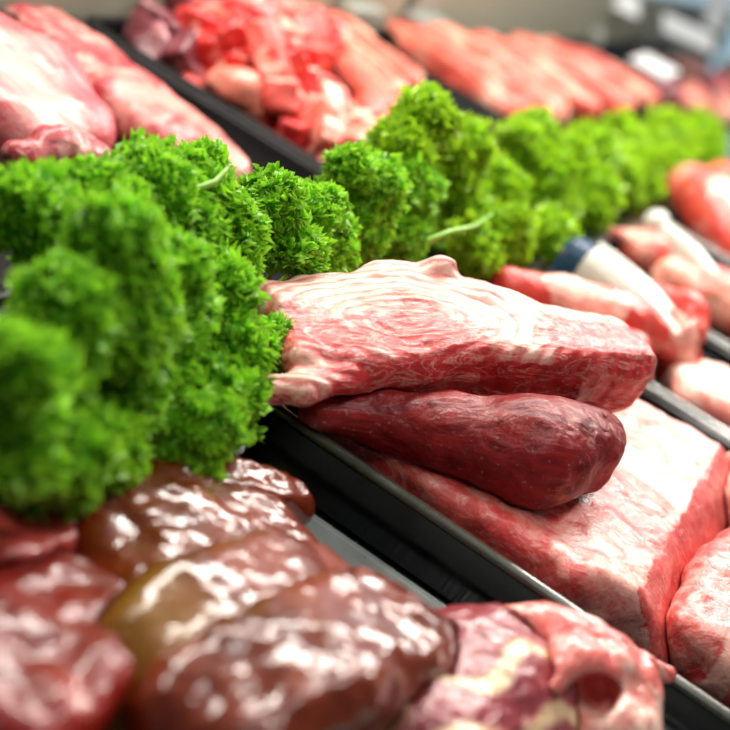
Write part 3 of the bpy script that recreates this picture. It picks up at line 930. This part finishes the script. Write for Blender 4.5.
# ------------------------------------------------------------------ things along the back panel
def back_things():
    def holder(u, v, y, lab, w=3.0):
        c = PY(u, v, y)
        t = empty('price_holder', c, lab, 'price holder', 'grey plastic holders along the back panel')
        bm = bmesh.new(); box_bm(bm, c + np.array([-w, -1.2, -0.6]), c + np.array([w, 1.2, 0.6]), 0.45, seg=3)
        bm_obj('holder_foot', bm, M['grey_plastic'], t)
        bm = bmesh.new(); box_bm(bm, c + np.array([-w * 0.8, 0.4, 0.4]), c + np.array([w * 0.8, 0.8, 3.0]), 0.15)
        bm_obj('holder_plate', bm, M['grey_plastic'], t)
        bm = bmesh.new(); box_bm(bm, (c[0] - w * 0.5, c[1] - 0.4, 0.3), (c[0] + w * 0.5, c[1] + 0.4, c[2] - 0.4), 0.1)
        bm_obj('holder_leg', bm, M['grey_plastic'], t)
    holder(360, 10, 47.3, 'grey plastic holder at the top of the strip tray, beside the diced tray')
    holder(425, 20, 47.3, 'grey plastic holder behind the first salmon strips', 3.6)
    def card(u, v, y, w, h, lab, tilt, zb):
        c = PY(u, v, y)
        t = empty('price_card', c, lab, 'price card', 'blank white cards along the counter back')
        bm = bmesh.new(); box_bm(bm, c + np.array([-w, -0.2, -h]), c + np.array([w, 0.2, h]), 0.08, Matrix.Rotation(-0.75, 3, 'Z') @ Matrix.Rotation(tilt, 3, 'X'))
        bm_obj('card_face', bm, M['card'], t)
        bm = bmesh.new(); box_bm(bm, (c[0] - 0.5, c[1] + 0.1, zb), (c[0] + 0.5, c[1] + 0.6, max(c[2] - h * 0.3, zb + 0.6)), 0.1)
        bm_obj('card_stand', bm, M['grey_plastic'], t)
    card(612, -3, 49.6, 5.0, 1.6, 'white card on the back rail, above the last salmon strips', -0.7, 10.36)
    card(688, 33, 41.0, 5.2, 1.7, 'large white card standing over the farthest mixed cuts', -0.8, 0.4)
    card(717, 10, 43.0, 2.2, 3.4, 'narrow upright white card in the upper right corner', -0.5, 0.4)
    c = P(594, 40, 5.6)
    bm = bmesh.new(); r = bmesh.ops.create_uvsphere(bm, u_segments=16, v_segments=10, radius=1.5)
    for vv in r['verts']: vv.co = Vector((vv.co.x, vv.co.y, vv.co.z * 1.2)) + Vector(PY(594, 38, 47.6))
    tag(bm_obj('panel_knob', bm, M['grey_plastic'], None, PY(594, 38, 47.6), True), 'small grey knob on the back panel above the salmon strips', 'knob')


back_things()


# ------------------------------------------------------------------ curly parsley
def leaflet(i):
    r = np.random.default_rng(300 + i)
    nr, na = 5, 30
    th = np.linspace(-2.3, 2.3, na)
    V = [(0, 0, 0)]; E = [0.0]
    ph = r.uniform(0, 6.28); fr = r.uniform(8.0, 10.5); ph2 = r.uniform(0, 6.28)
    for j in range(1, nr):
        q = j / (nr - 1)
        lobes = 1 + 0.22 * np.sin(th * 5.2 + ph2) * q
        ruff = 0.55 * q ** 1.5 * np.sin(th * fr + ph) + 0.16 * q ** 2 * np.sin(th * fr * 2.1 + ph2)
        rad = q * lobes * (1 + (0.08 * np.sin(th * 12 + ph) if j == nr - 1 else 0))
        curl = 0.45 * q ** 2 * (1 if i % 2 else -0.6)
        V += [(a, b, c) for a, b, c in zip(rad * np.cos(th) * (1 - 0.25 * q), rad * np.sin(th), ruff - curl)]
        E += [q] * na
    F = []
    for a in range(na - 1):
        F.append((0, 1 + a, 1 + a + 1, 1 + a + 1))
    for j in range(nr - 2):
        for a in range(na - 1):
            o = 1 + j * na + a
            F.append((o, o + na, o + na + 1, o + 1))
    V = np.array(V); V[:, 0] -= 0.3
    return V, np.array(F), np.array(E)


LEAF = [leaflet(i) for i in range(6)]
NQ = len(LEAF[0][1])


def crown(centre, rad, n, size, seed):
    """curly leaf crown; returns V, F(tri+quad as quads), rnd, edge"""
    r = np.random.default_rng(seed)
    Vs, Fs, Rn, Ed = [], [], [], []
    off = 0
    knots = r.normal(size=(9, 3)); knots /= np.linalg.norm(knots, axis=1)[:, None]
    for i in range(n):
        if i % 5 < 3:
            d = knots[r.integers(9)] + r.normal(size=3) * 0.42
        else:
            d = r.normal(size=3)
        d /= np.linalg.norm(d) + 1e-9
        lump = 0.74 + 0.32 * max(0.0, float((knots @ d).max()) - 0.62) / 0.38
        dist = lump * (r.uniform(0.72, 1.04) if i % 4 else r.uniform(0.35, 0.8))
        pos = d * dist * rad
        nrm = d + r.normal(size=3) * 0.55; nrm /= np.linalg.norm(nrm)
        a = np.cross(nrm, r.normal(size=3)); a /= np.linalg.norm(a); b = np.cross(nrm, a)
        s = size * r.uniform(0.7, 1.35)
        L = LEAF[r.integers(len(LEAF))]
        Vs.append(centre + pos + s * (L[0] @ np.stack([a, b, nrm])))
        Fs.append(L[1] + off); off += len(L[0])
        Rn.append(np.full(len(L[0]), r.uniform(0, 1))); Ed.append(L[2])
    return np.concatenate(Vs), np.concatenate(Fs), np.concatenate(Rn), np.concatenate(Ed)


def tri_quads(name, V, F, attrs):
    me = bpy.data.meshes.new(name)
    V = np.asarray(V, np.float32)
    isT = F[:, 2] == F[:, 3]
    T = F[isT][:, :3]; Q = F[~isT]
    loops = np.concatenate([T.ravel(), Q.ravel()]).astype(np.int32)
    st = np.concatenate([np.arange(len(T)) * 3, len(T) * 3 + np.arange(len(Q)) * 4]).astype(np.int32)
    tot = np.concatenate([np.full(len(T), 3), np.full(len(Q), 4)]).astype(np.int32)
    me.vertices.add(len(V)); me.loops.add(len(loops)); me.polygons.add(len(st))
    me.vertices.foreach_set('co', V.ravel()); me.loops.foreach_set('vertex_index', loops)
    me.polygons.foreach_set('loop_start', st); me.polygons.foreach_set('loop_total', tot)
    me.update(calc_edges=True)
    me.polygons.foreach_set('use_smooth', np.ones(len(st), bool))
    for n, a in attrs.items():
        at = me.attributes.new(n, 'FLOAT', 'POINT'); at.data.foreach_set('value', np.asarray(a, np.float32))
    return me


def bunch(label, lumps, leaf, size, dens, seed, stems=()):
    """lumps: (u, v, radius in photo px, counter depth y)"""
    cs = []
    for u, v, rp, y in lumps:
        c = PY(u, v, y)
        dist = float((RC.T @ (c - CAM))[2])
        cs.append((c, rp * dist / FPX))
    mean = np.mean([c for c, _ in cs], axis=0)
    base = np.array([mean[0], max(mean[1], 17.4), 2.75])
    t = empty('parsley_bunch', base, label, 'parsley', 'curly parsley bunches along the middle of the counter')
    r = np.random.default_rng(seed)
    for i, (c, rad) in enumerate(cs):
        n = int(dens * (rad / size) ** 2)
        n = max(50, min(n, 560))
        rr = np.array([rad, rad, rad]) * r.uniform(0.92, 1.08, 3)
        V, F, Rn, Ed = crown(c, rr, n, size, seed * 31 + i)
        low = np.where((V[:, 1] > 16.2) | ((V[:, 0] > 43.6) & (V[:, 1] > 15.0)), 3.2, 1.2)
        V[:, 2] = np.where(V[:, 2] < low, low + 0.18 * np.abs(low - V[:, 2]), V[:, 2])
        me = tri_quads('leaf_crown', (V - base) * S, F, {'rnd': Rn, 'edge': Ed})
        o = link('leaf_crown', me, leaf, t)
        # its stalk with three side stalks
        foot = base + np.array([r.uniform(-0.4, 0.4), r.uniform(-0.4, 0.4), 0.1])
        mid = (foot + c) / 2 + r.normal(size=3) * 0.25
        top = np.array([c[0], c[1], max(c[2], 4.2)]); mid[2] = max(mid[2], 3.5)
        if c[1] > 15.5: c = top
        Vt, Ft = tube_np([foot, mid, c], [0.13 * size / 0.36, 0.11 * size / 0.36, 0.08 * size / 0.36], 7)
        VV, FF = [Vt], [Ft]; k = len(Vt)
        for _ in range(4):
            d = r.normal(size=3); d[2] = abs(d[2]) * 0.6; d /= np.linalg.norm(d)
            a_, f_ = tube_np([mid * 0.3 + c * 0.7, c + d * rad * 0.45, c + d * rad * 0.8], [0.07 * size / 0.36, 0.055 * size / 0.36, 0.03], 6)
            VV.append(a_); FF.append(f_ + k); k += len(a_)
        me = mesh_np('stalk', (np.concatenate(VV) - base) * S, np.concatenate(FF))
        link('stalk', me, M['stem'], o)
    for st in stems:
        pts = [PY(*q) for q in st]
        Vt, Ft = tube_np(pts, np.linspace(0.2, 0.09, len(pts)), 8)
        me = mesh_np('stalk', (Vt - base) * S, Ft)
        link('stalk', me, M['stem'], t)
    return t


def parsley():
    L, LF = M['leaf'], M['leaf_far']
    bunch('blurred parsley bunch drooping over the livers at the left edge',
          [(15, 430, 55, 15.8), (60, 455, 58, 15.6), (95, 445, 42, 15.8), (75, 490, 34, 15.6), (20, 365, 42, 16.0)], L, 0.44, 24, 1)
    bunch('large dark green parsley bunch, biggest of the row',
          [(110, 300, 72, 17.8), (65, 315, 52, 17.6), (160, 330, 62, 17.6), (120, 385, 68, 16.9), (110, 245, 48, 18.2), (165, 265, 42, 18.2), (55, 380, 45, 16.8)], L, 0.42, 27, 2)
    bunch('parsley bunch hanging beside the black tray corner, right of the biggest',
          [(205, 400, 62, 16.0), (215, 340, 48, 17.2), (190, 440, 48, 14.9), (262, 350, 38, 16.6), (225, 290, 34, 17.8), (150, 430, 42, 16.2)], L, 0.40, 28, 3)
    bunch('parsley bunch against the pale pork joint at the left edge',
          [(25, 210, 38, 22.4), (75, 195, 40, 22.6), (50, 235, 34, 22.0), (105, 200, 38, 21.6)], L, 0.5, 26, 4)
    bunch('bright parsley bunch with a curved pale stalk, before the mottled loin',
          [(150, 178, 40, 21.6), (200, 182, 34, 21.4), (185, 225, 36, 20.4), (225, 225, 36, 20.4), (232, 260, 28, 19.6)], L, 0.42, 28, 5,
          stems=[[(160, 205, 21.0), (190, 192, 20.4), (215, 182, 20.2), (228, 168, 20.4)]])
    bunch('crisp dark parsley bunch behind the large beef joint',
          [(275, 205, 34, 20.4), (312, 212, 34, 20.2), (285, 245, 36, 19.4), (325, 245, 32, 19.4)], L, 0.35, 36, 6)
    bunch('round parsley bunch directly above the middle of the beef joint',
          [(365, 190, 36, 20.6), (405, 190, 36, 20.6), (355, 230, 32, 20.0), (395, 230, 34, 20.0), (350, 168, 20, 21.0)], L, 0.40, 32, 7)
    bunch('tall parsley bunch with a thick pale stalk below the strips',
          [(425, 122, 30, 22.0), (400, 150, 32, 22.0), (455, 155, 34, 21.8), (490, 195, 36, 21.2), (455, 205, 34, 21.0), (505, 235, 30, 17.6), (475, 245, 28, 17.6)], LF, 0.50, 28, 8,
          stems=[[(428, 242, 17.6), (450, 232, 17.0), (475, 226, 17.0), (492, 214, 17.6)]])
    bunch('soft focus parsley bunch before the first salmon strips',
          [(535, 145, 32, 22.4), (535, 190, 40, 20.2), (545, 235, 32, 17.0), (565, 165, 28, 21.0), (510, 150, 26, 22.4)], LF, 0.58, 26, 9)
    bunch('blurred parsley bunch next to the wide white divider',
          [(585, 160, 32, 20.6), (585, 200, 34, 18.4), (608, 180, 30, 19.4)], LF, 0.70, 26, 10)
    bunch('blurred parsley bunch beside the white knobbed divider',
          [(625, 145, 27, 22.0), (632, 175, 28, 19.2), (645, 150, 24, 21.8)], LF, 0.8, 24, 11)
    bunch('second last parsley bunch of the row',
          [(668, 140, 24, 21.8), (672, 163, 22, 19.0)], LF, 0.9, 24, 12)
    bunch('last parsley bunch of the row, smallest and farthest',
          [(703, 138, 22, 21.6), (704, 155, 18, 19.0)], LF, 1.0, 24, 13)


parsley()

# ------------------------------------------------------------------ light
def area(name, loc, target, sx, sy, power, col):
    ld = bpy.data.lights.new(name, 'AREA'); ld.shape = 'RECTANGLE'
    ld.size = sx * S; ld.size_y = sy * S; ld.energy = power; ld.color = col
    o = bpy.data.objects.new(name, ld); COL.objects.link(o)
    o.location = Vector(loc) * S
    d = Vector(target) - Vector(loc)
    o.rotation_euler = d.to_track_quat('-Z', 'Y').to_euler()
    return o


area('case_lamp_rear', (112, 33, 64), (98, 12, 0), 210, 12, 70, (1.0, 0.94, 0.86))
area('case_lamp_front', (100, 0, 72), (100, 14, 0), 200, 8, 18, (1.0, 0.94, 0.87))
area('added_wall_fill', (370, 90, 100), (440, 120, 20), 100, 60, 70, (0.9, 0.96, 1.0))  # added light without a visible source, brightens only the far wall

w = bpy.data.worlds.new('World'); scene.world = w; w.use_nodes = True
bg = w.node_tree.nodes['Background']
bg.inputs[0].default_value = (0.80, 0.90, 1.0, 1); bg.inputs[1].default_value = 0.085

# ------------------------------------------------------------------ camera
cd = bpy.data.cameras.new('camera'); cam = bpy.data.objects.new('camera', cd); COL.objects.link(cam)
cd.sensor_width = 36.0; cd.sensor_fit = 'HORIZONTAL'; cd.lens = FPX * 36.0 / 730.0
right, down, fwd = RC[:, 0], RC[:, 1], RC[:, 2]
m = Matrix(((right[0], -down[0], -fwd[0], CAM[0] * S), (right[1], -down[1], -fwd[1], CAM[1] * S), (right[2], -down[2], -fwd[2], CAM[2] * S), (0, 0, 0, 1)))
cam.matrix_world = m
cd.clip_start = 0.02
cd.dof.use_dof = True
cd.dof.focus_distance = 54.0 * S
cd.dof.aperture_fstop = (cd.lens / 1000.0) / 0.0185
cd.dof.aperture_blades = 0
scene.camera = cam

vs = scene.view_settings
vs.view_transform = 'Standard'; vs.look = 'None'; vs.gamma = 1.0; vs.use_curve_mapping = False
vs.exposure = 0.38
